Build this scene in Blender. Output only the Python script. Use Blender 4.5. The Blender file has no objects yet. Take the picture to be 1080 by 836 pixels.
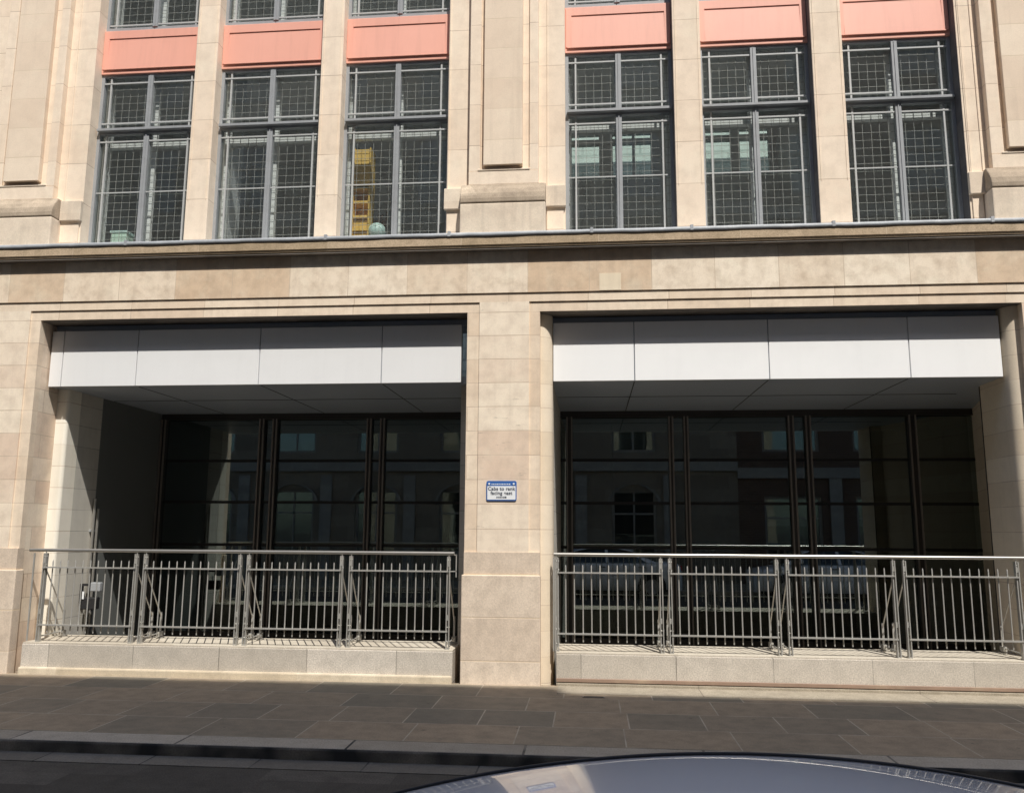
import bpy, math, random
from mathutils import Vector, Matrix
random.seed(7)
S = bpy.context.scene
COL = S.collection

# ------------------------------------------------------------------ helpers
class MB:
    """collects boxes, prisms and tubes; build() links them as one mesh object"""
    def __init__(self, o=(0, 0, 0)):
        self.v = []; self.f = []; self.o = Vector(o); self.sm = []
    def add(self, vs, fs, smooth=False):
        n = len(self.v)
        self.v += [Vector(p) - self.o for p in vs]
        self.f += [tuple(i + n for i in f) for f in fs]
        self.sm += [smooth] * len(fs)
        return self
    def box(self, x0, x1, y0, y1, z0, z1):
        return self.add([(x0,y0,z0),(x1,y0,z0),(x1,y1,z0),(x0,y1,z0),(x0,y0,z1),(x1,y0,z1),(x1,y1,z1),(x0,y1,z1)],
                        [(0,3,2,1),(4,5,6,7),(0,1,5,4),(1,2,6,5),(2,3,7,6),(3,0,4,7)])
    def quad(self, a, b, c, d):
        return self.add([a, b, c, d], [(0,1,2,3)])
    def prism_x(self, prof, x0, x1, smooth=False):     # prof: (y,z) loop, counter-clockwise seen from +x
        n = len(prof)
        vs = [(x0,y,z) for y,z in prof] + [(x1,y,z) for y,z in prof]
        fs = [(i,(i+1)%n,n+(i+1)%n,n+i) for i in range(n)]
        self.add(vs, fs, smooth)
        return self.add(vs, [tuple(reversed(range(n))), tuple(range(n,2*n))])
    def prism_z(self, prof, z0, z1, smooth=False):     # prof: (x,y) loop counter-clockwise from above
        n = len(prof)
        vs = [(x,y,z0) for x,y in prof] + [(x,y,z1) for x,y in prof]
        fs = [(i,(i+1)%n,n+(i+1)%n,n+i) for i in range(n)]
        self.add(vs, fs, smooth)
        return self.add(vs, [tuple(reversed(range(n))), tuple(range(n,2*n))])
    def tube(self, p0, p1, r, n=10, r1=None):
        p0, p1 = Vector(p0), Vector(p1); d = (p1-p0).normalized()
        a = d.orthogonal().normalized(); b = d.cross(a)
        r1 = r if r1 is None else r1
        vs = [p0 + r*(a*math.cos(t)+b*math.sin(t)) for t in [2*math.pi*i/n for i in range(n)]] + \
             [p1 + r1*(a*math.cos(t)+b*math.sin(t)) for t in [2*math.pi*i/n for i in range(n)]]
        self.add(vs, [(i,(i+1)%n,n+(i+1)%n,n+i) for i in range(n)], True)
        return self.add(vs, [tuple(reversed(range(n))), tuple(range(n,2*n))])
    def bar(self, p0, p1, w, h):                       # flat bar between two points, w along x
        p0, p1 = Vector(p0), Vector(p1); d = (p1-p0).normalized()
        a = Vector((1,0,0)); b = d.cross(a).normalized()
        vs = [p + a*sx*w/2 + b*sy*h/2 for p in (p0,p1) for sx,sy in ((-1,-1),(1,-1),(1,1),(-1,1))]
        return self.add(vs, [(0,1,2,3),(7,6,5,4),(0,4,5,1),(1,5,6,2),(2,6,7,3),(3,7,4,0)])
    def grid(self, fn, nu, nv, smooth=True):
        vs = [fn(i/nu, j/nv) for i in range(nu+1) for j in range(nv+1)]
        fs = [(i*(nv+1)+j, (i+1)*(nv+1)+j, (i+1)*(nv+1)+j+1, i*(nv+1)+j+1) for i in range(nu) for j in range(nv)]
        return self.add(vs, fs, smooth)
    def build(self, name, mat, parent=None, bevel=0.0, seg=2):
        me = bpy.data.meshes.new(name)
        me.from_pydata([tuple(p) for p in self.v], [], self.f)
        me.polygons.foreach_set('use_smooth', self.sm)
        me.materials.append(mat); me.update()
        import bmesh as _b
        bm = _b.new(); bm.from_mesh(me); _b.ops.remove_doubles(bm, verts=bm.verts, dist=1e-5) if bevel else None
        _b.ops.recalc_face_normals(bm, faces=bm.faces); bm.to_mesh(me); bm.free()
        o = bpy.data.objects.new(name, me); COL.objects.link(o)
        if parent: o.parent = parent
        if bevel:
            b = o.modifiers.new('Bevel', 'BEVEL'); b.width = bevel; b.segments = seg
            b.limit_method = 'ANGLE'; b.angle_limit = math.radians(40); b.use_clamp_overlap = True
        return o

def tag(o, label=None, cat=None, group=None, kind=None):
    if label: o['label'] = label
    if cat: o['category'] = cat
    if group: o['group'] = group
    if kind: o['kind'] = kind
    return o

def thing(name, loc, label, cat, group=None):
    o = bpy.data.objects.new(name, None); COL.objects.link(o)
    o.location = loc; o.empty_display_size = .3
    return tag(o, label, cat, group)

def dup_tree(o, parent=None):
    c = o.copy(); COL.objects.link(c)
    if parent: c.parent = parent
    for ch in list(o.children): dup_tree(ch, c)
    return c

# ------------------------------------------------------------------ materials
class NT:
    def __init__(self, name):
        self.m = bpy.data.materials.new(name); self.m.use_nodes = True
        self.t = self.m.node_tree; self.n = self.t.nodes; self.l = self.t.links
        self.b = self.n['Principled BSDF']; self.out = self.n['Material Output']
    def new(self, typ, **kw):
        x = self.n.new(typ)
        for k, v in kw.items():
            if k in x.inputs: self.set(x, k, v)
            else: setattr(x, k, v)
        return x
    def set(self, node, key, v):
        if isinstance(v, bpy.types.NodeSocket): self.l.new(v, node.inputs[key])
        else: node.inputs[key].default_value = v
    def math(self, op, a, b=None, c=None, clamp=False):
        x = self.n.new('ShaderNodeMath'); x.operation = op; x.use_clamp = clamp
        self.set(x, 0, a)
        if b is not None: self.set(x, 1, b)
        if c is not None: self.set(x, 2, c)
        return x.outputs[0]
    def mix(self, f, a, b, typ='MIX'):
        x = self.n.new('ShaderNodeMix'); x.data_type = 'RGBA'; x.blend_type = typ
        self.set(x, 0, f); self.set(x, 6, a); self.set(x, 7, b)
        return x.outputs[2]
    def ramp(self, f, stops):
        x = self.n.new('ShaderNodeValToRGB'); e = x.color_ramp.elements
        while len(e) < len(stops): e.new(.5)
        for i, (p, c) in enumerate(stops):
            e[i].position = p; e[i].color = c if len(c) == 4 else (*c, 1)
        self.set(x, 0, f); return x.outputs[0]
    def obj(self):
        return self.new('ShaderNodeTexCoord').outputs['Object']
    def noise(self, vec, scale, detail=4, rough=.55):
        x = self.new('ShaderNodeTexNoise'); self.set(x, 'Vector', vec)
        x.inputs['Scale'].default_value = scale; x.inputs['Detail'].default_value = detail; x.inputs['Roughness'].default_value = rough
        return x.outputs[0]
    def scaled(self, vec, s):
        x = self.new('ShaderNodeMapping'); self.set(x, 'Vector', vec); x.inputs['Scale'].default_value = s
        return x.outputs[0]

def c4(r, g, b): return (r, g, b, 1)

def stone(name, a, b, joint=None, bw=1.0, bh=.295, ox=0., oz=0., off=.5, mortar=.005, grime=.35, grain=.12,
          rough=.85, bump=.25, plane='wall', var=1.0, streak=.18, smear=0., squash=1., spots=0.):
    """ashlar: block-to-block tint, thin joints, stains, rain streaks and grain"""
    k = NT(name); oc = k.obj()
    sep = k.new('ShaderNodeSeparateXYZ'); k.set(sep, 0, oc)
    if plane == 'wall':
        u = k.math('ADD', sep.outputs[0], sep.outputs[1]); v = sep.outputs[2]
    else:
        u = sep.outputs[0]; v = sep.outputs[1]
    cmb = k.new('ShaderNodeCombineXYZ'); k.set(cmb, 0, k.math('ADD', u, ox + 60*bw)); k.set(cmb, 1, k.math('ADD', v, oz + 60*bh))
    wob = k.noise(oc, 2.3, 2)
    br = k.new('ShaderNodeTexBrick'); br.offset = off; br.squash = squash; br.squash_frequency = 3
    k.set(br, 'Vector', cmb.outputs[0]); k.set(br, 'Scale', 1.0)
    k.set(br, 'Brick Width', bw); k.set(br, 'Row Height', bh); k.set(br, 'Mortar Size', mortar if joint else 0.)
    k.set(br, 'Mortar Smooth', .25); k.set(br, 'Bias', 0.)
    k.set(br, 'Color1', c4(0,0,0)); k.set(br, 'Color2', c4(1,1,1)); k.set(br, 'Mortar', c4(.5,.5,.5))
    big = k.noise(oc, 1.1, 5, .6); mid = k.noise(oc, 6., 6, .62); fine = k.noise(oc, 70., 5, .7)
    t = k.math('ADD', k.math('MULTIPLY', k.math('SUBTRACT', br.outputs[0], .5), .95*var), k.math('ADD', k.math('MULTIPLY', big, .6), .2), clamp=True)
    col = k.mix(t, c4(*a), c4(*b))
    dk = tuple(x*.62 for x in a); lt = tuple(min(.95, x*1.12) for x in b)
    col = k.mix(k.math('MULTIPLY', k.ramp(mid, [(.42,(0,0,0)),(.72,(1,1,1))]), grime), col, c4(*dk))
    col = k.mix(k.math('MULTIPLY', k.ramp(k.noise(oc, 2.7, 6, .65), [(.5,(0,0,0)),(.68,(1,1,1))]), .2), col, c4(*lt))
    st = k.noise(k.scaled(oc, (9., 9., .55)), 1., 4, .6)
    col = k.mix(k.math('MULTIPLY', k.ramp(st, [(.52,(0,0,0)),(.75,(1,1,1))]), streak), col, c4(a[0]*.5, a[1]*.5, a[2]*.52))
    col = k.mix(k.math('MULTIPLY', k.ramp(fine, [(.35,(1,1,1)),(.6,(0,0,0))]), grain), col, c4(a[0]*.45, a[1]*.45, a[2]*.45))
    if spots:
        vo = k.new('ShaderNodeTexVoronoi'); k.set(vo, 'Vector', oc); k.set(vo, 'Scale', 3.1); k.set(vo, 'Randomness', 1.)
        dd = k.math('LESS_THAN', k.math('ADD', vo.outputs['Distance'], k.math('MULTIPLY', k.noise(oc, 30., 2), .05)), .085)
        pick = k.math('GREATER_THAN', k.noise(k.scaled(vo.outputs['Position'], (1,1,0)), 5., 0), .5)
        col = k.mix(k.math('MULTIPLY', k.math('MULTIPLY', dd, pick), spots), col, c4(.06,.055,.05))
    if smear:
        sm = k.noise(k.scaled(oc, (3.2, 3.2, 17.)), 1., 6, .7); gate = k.noise(oc, 1.35, 2)
        f_ = k.math('MULTIPLY', k.ramp(sm, [(.60,(0,0,0)),(.70,(1,1,1))]), k.ramp(gate, [(.5,(0,0,0)),(.6,(1,1,1))]))
        col = k.mix(k.math('MULTIPLY', f_, smear), col, c4(.20,.165,.12))
    pit = k.noise(oc, 210., 3, .75)
    col = k.mix(k.math('MULTIPLY', k.ramp(pit, [(.60,(0,0,0)),(.72,(1,1,1))]), grain*1.6, clamp=True), col, c4(a[0]*.5, a[1]*.5, a[2]*.5))
    hgt = k.math('ADD', k.math('MULTIPLY', mid, .35), k.math('MULTIPLY', fine, .3))
    if joint:
        jn = k.math('MULTIPLY', br.outputs[1], k.ramp(wob, [(.3,(.25,.25,.25)),(.62,(1,1,1))]))
        col = k.mix(jn, col, c4(*joint))
        hgt = k.math('SUBTRACT', hgt, k.math('MULTIPLY', br.outputs[1], .6))
    k.set(k.b, 'Base Color', col); k.set(k.b, 'Roughness', rough); k.set(k.b, 'Specular IOR Level', .25)
    bp = k.new('ShaderNodeBump'); k.set(bp, 'Height', hgt); k.set(bp, 'Strength', bump); k.set(bp, 'Distance', .012)
    k.set(k.b, 'Normal', bp.outputs[0])
    return k.m

def paint(name, col, rough=.5, metal=0., spec=.5, var=.12, scale=5., bump=.0, coat=0., dirt=None, runs=0.):
    k = NT(name); oc = k.obj()
    n = k.noise(oc, scale, 6, .62); f = k.noise(oc, scale*14, 3, .6)
    a = c4(*[x*(1-var) for x in col]); b = c4(*[min(.98, x*(1+var*.5)) for x in col])
    cc = k.mix(n, a, b)
    if dirt:
        cc = k.mix(k.math('MULTIPLY', k.ramp(k.noise(oc, scale*.9, 7, .68), [(.5,(0,0,0)),(.74,(1,1,1))]), .6), cc, c4(*dirt))
    if runs:
        rn = k.noise(k.scaled(oc, (11., 11., .7)), 1., 5, .65)
        cc = k.mix(k.math('MULTIPLY', k.ramp(rn, [(.5,(0,0,0)),(.78,(1,1,1))]), runs), cc, c4(*[x*.55 for x in col]))
    k.set(k.b, 'Base Color', cc); k.set(k.b, 'Metallic', metal); k.set(k.b, 'Specular IOR Level', spec)
    k.set(k.b, 'Roughness', k.math('ADD', rough-.07, k.math('MULTIPLY', n, .14)))
    if coat: k.set(k.b, 'Coat Weight', coat); k.set(k.b, 'Coat Roughness', .02)
    if bump:
        bp = k.new('ShaderNodeBump'); k.set(bp, 'Height', k.math('ADD', n, k.math('MULTIPLY', f, .5))); k.set(bp, 'Strength', bump); k.set(bp, 'Distance', .01)
        k.set(k.b, 'Normal', bp.outputs[0])
    return k.m

def glass(name, tint, boost=1.0, base=.03, dirt=.04, wave=.0015):
    """clear pane: transparent + fresnel mirror, a little dust"""
    k = NT(name); oc = k.obj()
    tr = k.new('ShaderNodeBsdfTransparent'); k.set(tr, 0, c4(*tint))
    gl = k.new('ShaderNodeBsdfGlossy'); k.set(gl, 'Roughness', .005); k.set(gl, 'Color', c4(.86,.96,.95))
    ge = k.new('ShaderNodeNewGeometry'); dt = k.new('ShaderNodeVectorMath', operation='DOT_PRODUCT')
    k.set(dt, 0, ge.outputs['Normal']); k.set(dt, 1, ge.outputs['Incoming'])
    c1 = k.math('SUBTRACT', 1.0, k.math('ABSOLUTE', dt.outputs['Value']), clamp=True)
    frs = k.math('ADD', .045, k.math('MULTIPLY', k.math('POWER', c1, 5.), .95))
    if wave:
        bp = k.new('ShaderNodeBump'); k.set(bp, 'Height', k.noise(oc, .9, 2)); k.set(bp, 'Strength', .35); k.set(bp, 'Distance', wave*10)
        k.set(gl, 'Normal', bp.outputs[0])
    fac = k.math('ADD', k.math('MULTIPLY', frs, boost), base, clamp=True)
    m1 = k.new('ShaderNodeMixShader'); k.set(m1, 0, fac); k.set(m1, 1, tr.outputs[0]); k.set(m1, 2, gl.outputs[0])
    df = k.new('ShaderNodeBsdfDiffuse'); k.set(df, 0, c4(.4,.4,.38))
    m2 = k.new('ShaderNodeMixShader'); k.set(m2, 0, k.math('MULTIPLY', k.noise(oc, 3., 5, .65), dirt)); k.set(m2, 1, m1.outputs[0]); k.set(m2, 2, df.outputs[0])
    k.l.new(m2.outputs[0], k.out.inputs[0]); k.n.remove(k.b)
    return k.m

A = (.78,.61,.475); B = (.92,.80,.645); J = (.52,.41,.31)
M = {}
M['pier']   = stone('portland_pier', A, B, J, bw=40., bh=.2945, oz=-.0, ox=20, grime=.4, smear=.65, var=1.3)
M['wall']   = stone('portland_wall', A, B, J, bw=1.15, bh=.2945, grime=.4)
M['arch']   = stone('portland_architrave', (.79,.63,.475), (.91,.77,.61), J, bw=.98, bh=.2945, grime=.4)
M['frieze'] = stone('portland_frieze', (.70,.525,.365), (.94,.83,.68), J, bw=.76, bh=.54, oz=.20, off=0., mortar=.004, grime=.5, var=1.1, streak=.2)
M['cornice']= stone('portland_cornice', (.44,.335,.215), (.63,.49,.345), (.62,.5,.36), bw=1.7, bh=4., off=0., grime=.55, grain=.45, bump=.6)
M['upper']  = stone('portland_upper', (.83,.67,.515), (.94,.80,.645), J, bw=40., ox=20, bh=.56, oz=.1, grime=.3, mortar=.005, streak=.12)
M['shaft']  = stone('portland_shaft', (.80,.65,.505), (.90,.765,.61), (.70,.58,.43), bw=40., ox=20, bh=.42, oz=.05, off=.5, grime=.18, mortar=.006)
M['plinthblock'] = stone('portland_weathered', (.78,.655,.52), (.91,.79,.64), None, grime=.4, grain=.2, bump=.4, streak=.35)
M['stained'] = stone('stained_cap', (.40,.32,.24), (.66,.55,.42), None, grime=.6, grain=.4, bump=.5, streak=.3)
M['shadereveal'] = stone('painted_reveal_shade', (.115,.11,.115), (.19,.175,.165), None, grime=.4, grain=.2)  # shade on the right-hand reveals, painted as a dark colour
M['undershade'] = stone('painted_underside_shade', (.15,.135,.12), (.24,.215,.19), None, grime=.4, grain=.2)  # shade below lintels and cornice, put into the colour
M['base']   = stone('pier_base_stone', (.69,.56,.44), (.84,.715,.58), (.72,.58,.42), bw=40., ox=20, bh=.49, oz=-.26, mortar=.008, grime=.42, grain=.32, bump=.5)
M['darkclad'] = paint('dark_grey_cladding', (.17,.178,.172), .4, var=.12, scale=1.5)
M['pale']   = stone('pale_return_stone', (.55,.52,.46), (.68,.65,.58), (.25,.24,.22), bw=60., ox=30, bh=.285, mortar=.004, grime=.15, grain=.06, bump=.1, var=.4)
M['round']  = stone('rounded_jamb_stone', (.72,.60,.45), (.83,.72,.57), J, bw=60., ox=30, bh=.2945, mortar=.004, grime=.15, grain=.1)
M['white_nib'] = stone('pale_jamb_stone', (.86,.80,.68), (.93,.88,.77), J, bw=60., ox=30, bh=.285, mortar=.004, grime=.12, grain=.06)
M['patch']  = stone('new_stone_patch', (.78,.66,.49), (.84,.73,.56), None, grime=.08, grain=.05)
M['granite']= stone('grey_granite', (.55,.495,.42), (.77,.70,.61), (.22,.2,.17), bw=1.08, bh=6., off=0., ox=.12, mortar=.006, grime=.35, grain=.6, bump=.35, streak=.12)
M['ledge']  = stone('cream_ledge_stone', (.62,.52,.38), (.76,.66,.51), None, grime=.5, grain=.3, bump=.5)
M['copeflat'] = stone('granite_top', (.54,.48,.39), (.66,.60,.50), None, grime=.3, grain=.35, bump=.2)
M['slab']   = stone('york_stone_paving', (.25,.225,.178), (.44,.345,.245), (.52,.46,.37), bw=.94, bh=.655, ox=.3, oz=.06, off=.38, mortar=.007, grime=.5, grain=.4, bump=.3, plane='floor', rough=.7, var=1.05, streak=0, squash=.74, spots=.45)
M['strip']  = stone('concrete_strip', (.36,.31,.24), (.50,.44,.34), (.2,.17,.14), bw=2.4, bh=9., oz=3, mortar=.006, grime=.5, grain=.6, bump=.6, plane='floor', streak=0)
M['kerb']   = stone('granite_kerb', (.42,.375,.305), (.56,.51,.43), (.05,.05,.05), bw=1.45, bh=9., oz=3, ox=.55, off=0., mortar=.012, grime=.4, grain=.55, bump=.4, plane='floor', streak=0)
M['asphalt']= stone('asphalt', (.085,.078,.067), (.165,.15,.13), None, grime=.5, grain=.6, bump=1., plane='floor', streak=0, rough=.9)
M['gutter'] = stone('gutter_setts', (.19,.175,.15), (.25,.235,.205), (.04,.04,.04), bw=.9, bh=5., oz=2, mortar=.008, grime=.4, grain=.5, bump=.4, plane='floor', streak=0)
M['redstrip'] = paint('red_edging', (.33,.225,.165), .8, var=.4, scale=3., bump=.4, dirt=(.45,.36,.25))
M['lead']   = paint('lead_flashing', (.40,.42,.445), .6, metal=.1, var=.45, scale=4., bump=.25, dirt=(.62,.63,.64))
M['pink']   = paint('salmon_panel_paint', (.86,.425,.325), .5, var=.07, scale=1.6, bump=.05, dirt=(.80,.385,.30), runs=.22)
M['steel']  = paint('grey_window_paint', (.345,.36,.375), .45, var=.16, scale=6., dirt=(.25,.25,.25))
M['bars']   = paint('glazing_bar_paint', (.47,.48,.475), .5, var=.12, scale=8.)
M['wire']   = paint('guard_wire', (.44,.435,.41), .5, metal=.1, var=.2, scale=9.)
M['white']  = paint('white_inner_frame', (.86,.87,.86), .5, var=.05)
M['fascia'] = paint('white_metal_fascia', (.95,.955,.96), .40, var=.05, scale=.7, spec=.6, dirt=(.86,.865,.87), runs=.05)
M['fascia_dim_sheen'] = paint('white_metal_fascia_dim_sheen', (.84,.845,.85), .45, var=.05, scale=.7, dirt=(.76,.765,.765), runs=.06)  # same white metal; weaker sun sheen painted as a darker base
M['soffit'] = paint('grey_soffit', (.44,.49,.56), .4, var=.12, scale=1.2)
M['bronze'] = paint('bronze_screen_frame', (.30,.27,.245), .4, metal=.3, var=.2, scale=4.)
M['framedark'] = paint('dark_screen_frame', (.06,.055,.05), .4, metal=.3, var=.2)
M['black']  = paint('black_transom', (.012,.012,.012), .5, var=.2)
M['rail']   = paint('steel_railing', (.585,.57,.53), .36, metal=.45, var=.2, scale=14., dirt=(.5,.46,.38))
M['handrail'] = paint('brushed_handrail', (.50,.48,.44), .3, metal=.7, var=.12, scale=3.)
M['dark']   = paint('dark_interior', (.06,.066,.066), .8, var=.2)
M['pit']    = paint('lightwell', (.06,.058,.055), .9, var=.3, scale=2., bump=.2)
M['room']   = paint('room_wall', (.59,.615,.625), .8, var=.1, scale=1.)
M['ceil']   = paint('room_ceiling', (.76,.755,.76), .8, var=.1, scale=1.)
M['yellow'] = paint('yellow_shelf_paint', (.78,.52,.13), .5, var=.08)
M['aqua']   = paint('pale_aqua', (.55,.75,.72), .4, var=.15)
M['mint']   = paint('pale_mint', (.60,.80,.68), .5, var=.1)
M['brown']  = paint('brown_leafy', (.16,.10,.06), .7, var=.4)
M['signblue'] = paint('sign_blue', (.045,.14,.42), .35, var=.06)
M['signwhite'] = paint('sign_white', (.84,.86,.88), .35, var=.03)
M['ink']    = paint('sign_ink', (.09,.10,.13), .5, var=.05)
M['glass_up'] = glass('upper_pane', (.965,.98,.975), boost=.9, base=.03, dirt=.06, wave=.0006)
M['glass_gf'] = glass('screen_pane', (.50,.57,.57), boost=1.2, base=.12, dirt=.03, wave=0)
M['glass_far'] = glass('far_pane', (.55,.60,.60), boost=1.3, base=.1, dirt=.05)
M['window_mint'] = glass('pale_green_pane', (.87,.94,.915), boost=.6, base=.0, dirt=.15)
M['carglass'] = glass('car_glass', (.25,.28,.28), boost=1.2, base=.03, dirt=.03, wave=0)
def carpaint():
    k = NT('blue_grey_car_paint'); oc = k.obj()
    fl = k.noise(oc, 900., 2); n = k.noise(oc, 2.5, 4)
    col = k.mix(k.math('MULTIPLY', fl, .5), c4(.78,.80,.87), c4(.86,.875,.92))
    col = k.mix(k.math('MULTIPLY', k.ramp(k.noise(oc, 160., 3, .7), [(.6,(0,0,0)),(.75,(1,1,1))]), .10), col, c4(.42,.42,.40))
    k.set(k.b, 'Base Color', col); k.set(k.b, 'Metallic', .0); k.set(k.b, 'Roughness', k.math('ADD', .33, k.math('MULTIPLY', n, .1)))
    k.set(k.b, 'Coat Weight', 1.); k.set(k.b, 'Coat Roughness', .02); k.set(k.b, 'Coat IOR', 1.6)
    return k.m
M['carpaint'] = carpaint()
M['tyre'] = paint('tyre_rubber', (.02,.02,.02), .8, var=.2)
M['alloy'] = paint('alloy_rim', (.5,.5,.52), .3, metal=.9, var=.1)
M['trim'] = paint('black_trim', (.02,.02,.022), .5, var=.2)
M['lampred'] = paint('red_lamp', (.45,.02,.02), .2, var=.1)
M['lampwhite'] = paint('clear_lamp', (.75,.76,.78), .15, var=.1)
M['court'] = stone('pale_green_tiles', (.74,.80,.77), (.84,.88,.86), (.5,.55,.53), bw=1.3, bh=.26, mortar=.03, grime=.2)
M['farstone'] = stone('far_stone', (.19,.165,.135), (.27,.24,.20), (.14,.12,.1), bw=1.2, bh=.45, grime=.4)
M['farbrick'] = stone('far_brick', (.085,.05,.038), (.13,.08,.06), (.15,.13,.11), bw=.225, bh=.075, mortar=.01, grime=.3)
M['farband'] = stone('far_band', (.25,.245,.235), (.33,.325,.31), None, grime=.4)

# ------------------------------------------------------------------ setting: ground, pavements, road, sky
tag(MB().box(-400,400,-400,400,-.62,-.5).build('ground', M['asphalt']), kind='structure')
tag(MB().box(-60,60,-9.5,-3.0,-.45,-.1).build('road', M['asphalt']), kind='structure')
tag(MB().box(-60,60,-3.26,-3.0,-.1,-.094).build('road_channel', M['gutter']), kind='structure')
tag(MB().box(-60,60,-3.0,-2.68,-.45,.0).build('kerb', M['kerb'], bevel=.018), kind='structure')
tag(MB().box(-60,60,-2.68,.02,-.45,-.001).build('pavement', M['slab']), kind='structure')
tag(MB().box(-.38,60,-.47,.0,-.001,.004).build('pavement_strip', M['strip']), kind='structure')
tag(MB().box(-60,60,-9.8,-9.5,-.45,.0).build('far_kerb', M['kerb'], bevel=.018), kind='structure')
tag(MB().box(-60,60,-13.0,-9.8,-.45,-.001).build('far_pavement', M['slab']), kind='structure')

# ------------------------------------------------------------------ the stone building
BLD = thing('stone_building', (0,0,0), 'sunlit pale stone office block with salmon pink panels and grey gridded windows', 'building')
XL, XR = -11.5, 9.0
ZO = 4.426                     # opening head
OP = [(-7.12, -1.497), (-.595, 5.06)]
# --- ground storey piers, architraves (set back 16 mm), frieze
def pier(x0, x1, side_base=True):
    MB().box(x0, x1, 0, .12, 1.5, 4.55).build('pier', M['pier'], BLD)
    MB().box(x0-.0, x1+.0, -.006, .12, 1.237, 1.5).build('pier_course', M['base'], BLD)
pier(XL, -7.26); pier(-1.344, -.727); pier(5.20, XR)
MB().box(-7.26,-7.12,.016,.12,1.5,4.55).box(-7.12,-1.497,.016,.5,ZO,4.55).box(-1.497,-1.344,.016,.12,1.5,4.55).build('architrave', M['arch'], BLD)
MB().box(-.727,-.595,.016,.12,1.5,4.55).box(-.595,5.06,.016,.5,ZO,4.55).box(5.06,5.20,.016,.12,1.5,4.55).build('architrave', M['arch'], BLD)
for a, b in ((-7.26,-7.12),(-1.497,-1.344),(-.727,-.595),(5.06,5.2)):
    MB().box(a,b,-.006,.12,1.237,1.5).build('pier_course', M['base'], BLD)
# bases
MB().box(-1.520,-.590,-.035,.12,-.2,1.237).build('pier_base', M['base'], BLD, bevel=.012)
MB().box(XL,-7.10,-.035,.12,-.2,1.237).build('pier_base', M['base'], BLD, bevel=.012)
MB().box(5.04,XR,-.035,.12,-.2,1.237).build('pier_base', M['base'], BLD, bevel=.012)
# pier cores behind the faces
MB().box(-1.497,-.595,.12,3.0,-2.0,5.1).build('pier_core', M['wall'], BLD)
MB().box(XL,-7.12,.12,3.0,-2.0,5.1).build('pier_core', M['wall'], BLD)
MB().box(5.06,XR,.12,.27,-2.0,5.1).build('pier_core', M['wall'], BLD)
# rounded jambs
def quarter(cx, cy, r, a0, a1, tail, n=36):
    pts = [(cx + r*math.cos(math.radians(a0+(a1-a0)*i/n)), cy + r*math.sin(math.radians(a0+(a1-a0)*i/n))) for i in range(n+1)]
    return pts + tail
MB().prism_z(quarter(-.595,.265,.145,-90,0,[(-.45,.52),(-.594,.52)]), -.3, ZO-.008).build('rounded_jamb', M['round'], BLD)
MB().prism_z(quarter(5.06,.265,.145,180,270,[(5.059,.52),(4.915,.52)]), -.3, ZO-.008).build('rounded_jamb', M['round'], BLD)
MB().prism_z(quarter(-7.005,.545,.045,-90,0,[(-6.96,.78),(-7.119,.78),(-7.119,.50)]), -.3, ZO-.008).build('rounded_jamb', M['white_nib'], BLD)
# band, frieze, new stone patch
MB().box(XL,XR,0,.5,4.55,4.664).build('band_course', M['arch'], BLD)
MB().box(XL,XR,-.016,.5,4.664,5.2).build('frieze', M['frieze'], BLD)
MB().box(.138,.402,-.019,-.016,4.668,4.885).build('stone_patch', M['patch'], BLD)
# cornice with lead capping
prof = [(.3,5.2),(-.075,5.2),(-.085,5.215),(-.118,5.218),(-.126,5.24),(-.136,5.25),(-.136,5.385),(.3,5.395)]
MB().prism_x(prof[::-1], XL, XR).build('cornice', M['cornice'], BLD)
lead = MB(); nx = 260
def leadf(u, v):
    x = XL + (XR-XL)*u
    w = .0015*math.sin(x*7.1)+.001*math.sin(x*17.3+1)+.002*math.sin(x*2.9+2)
    P = [(-.141+w*.4,5.356+w), (-.150+w*.5,5.360+w), (-.150+w*.5,5.399+w*.8), (-.138,5.410+w*.6), (.05,5.425), (.30,5.43)]
    p = P[min(5, int(round(v*5)))]
    return (x, *p)
lead.grid(leadf, nx, 5)
for sx in (-5.95,-3.3,-1.72,.05,1.26,2.93,4.74):
    lead.box(sx-.018, sx+.018, -.1535, .1, 5.362, 5.429)
lead.build('lead_flashing', M['lead'], BLD)

# --- upper storey
WIN = [(-6.742,-5.304),(-5.000,-3.541),(-3.246,-1.803),(-.276,1.114),(1.466,2.852),(3.231,4.615)]
ZT = 11.6
up = MB()
PIERS = [(-5.304,-5.0),(-3.541,-3.246),(1.114,1.466),(2.852,3.231)]
for a, b in PIERS:
    MB().box(a,b,.1,.36,5.40,ZT).build('window_pier', M['upper'], BLD, bevel=.006)
    # sunk margin lines on the pier face
    g = MB().box(a+.028,a+.036,.094,.1,6.05,ZT).box(b-.036,b-.028,.094,.1,6.05,ZT).build('pier_bead', M['upper'], BLD)
for a, b in [(-1.803,-.276),(XL,-6.742),(4.615,XR)]:
    MB().box(a,b,.1,.36,5.40,ZT).build('upper_wall', M['upper'], BLD)
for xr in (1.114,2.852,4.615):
    MB().box(xr-.004,xr-.0005,.112,.28,5.41,ZT).build('painted_reveal_shade', M['shadereveal'], BLD)  # thin dark sheet carrying the painted shade of the reveal
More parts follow.
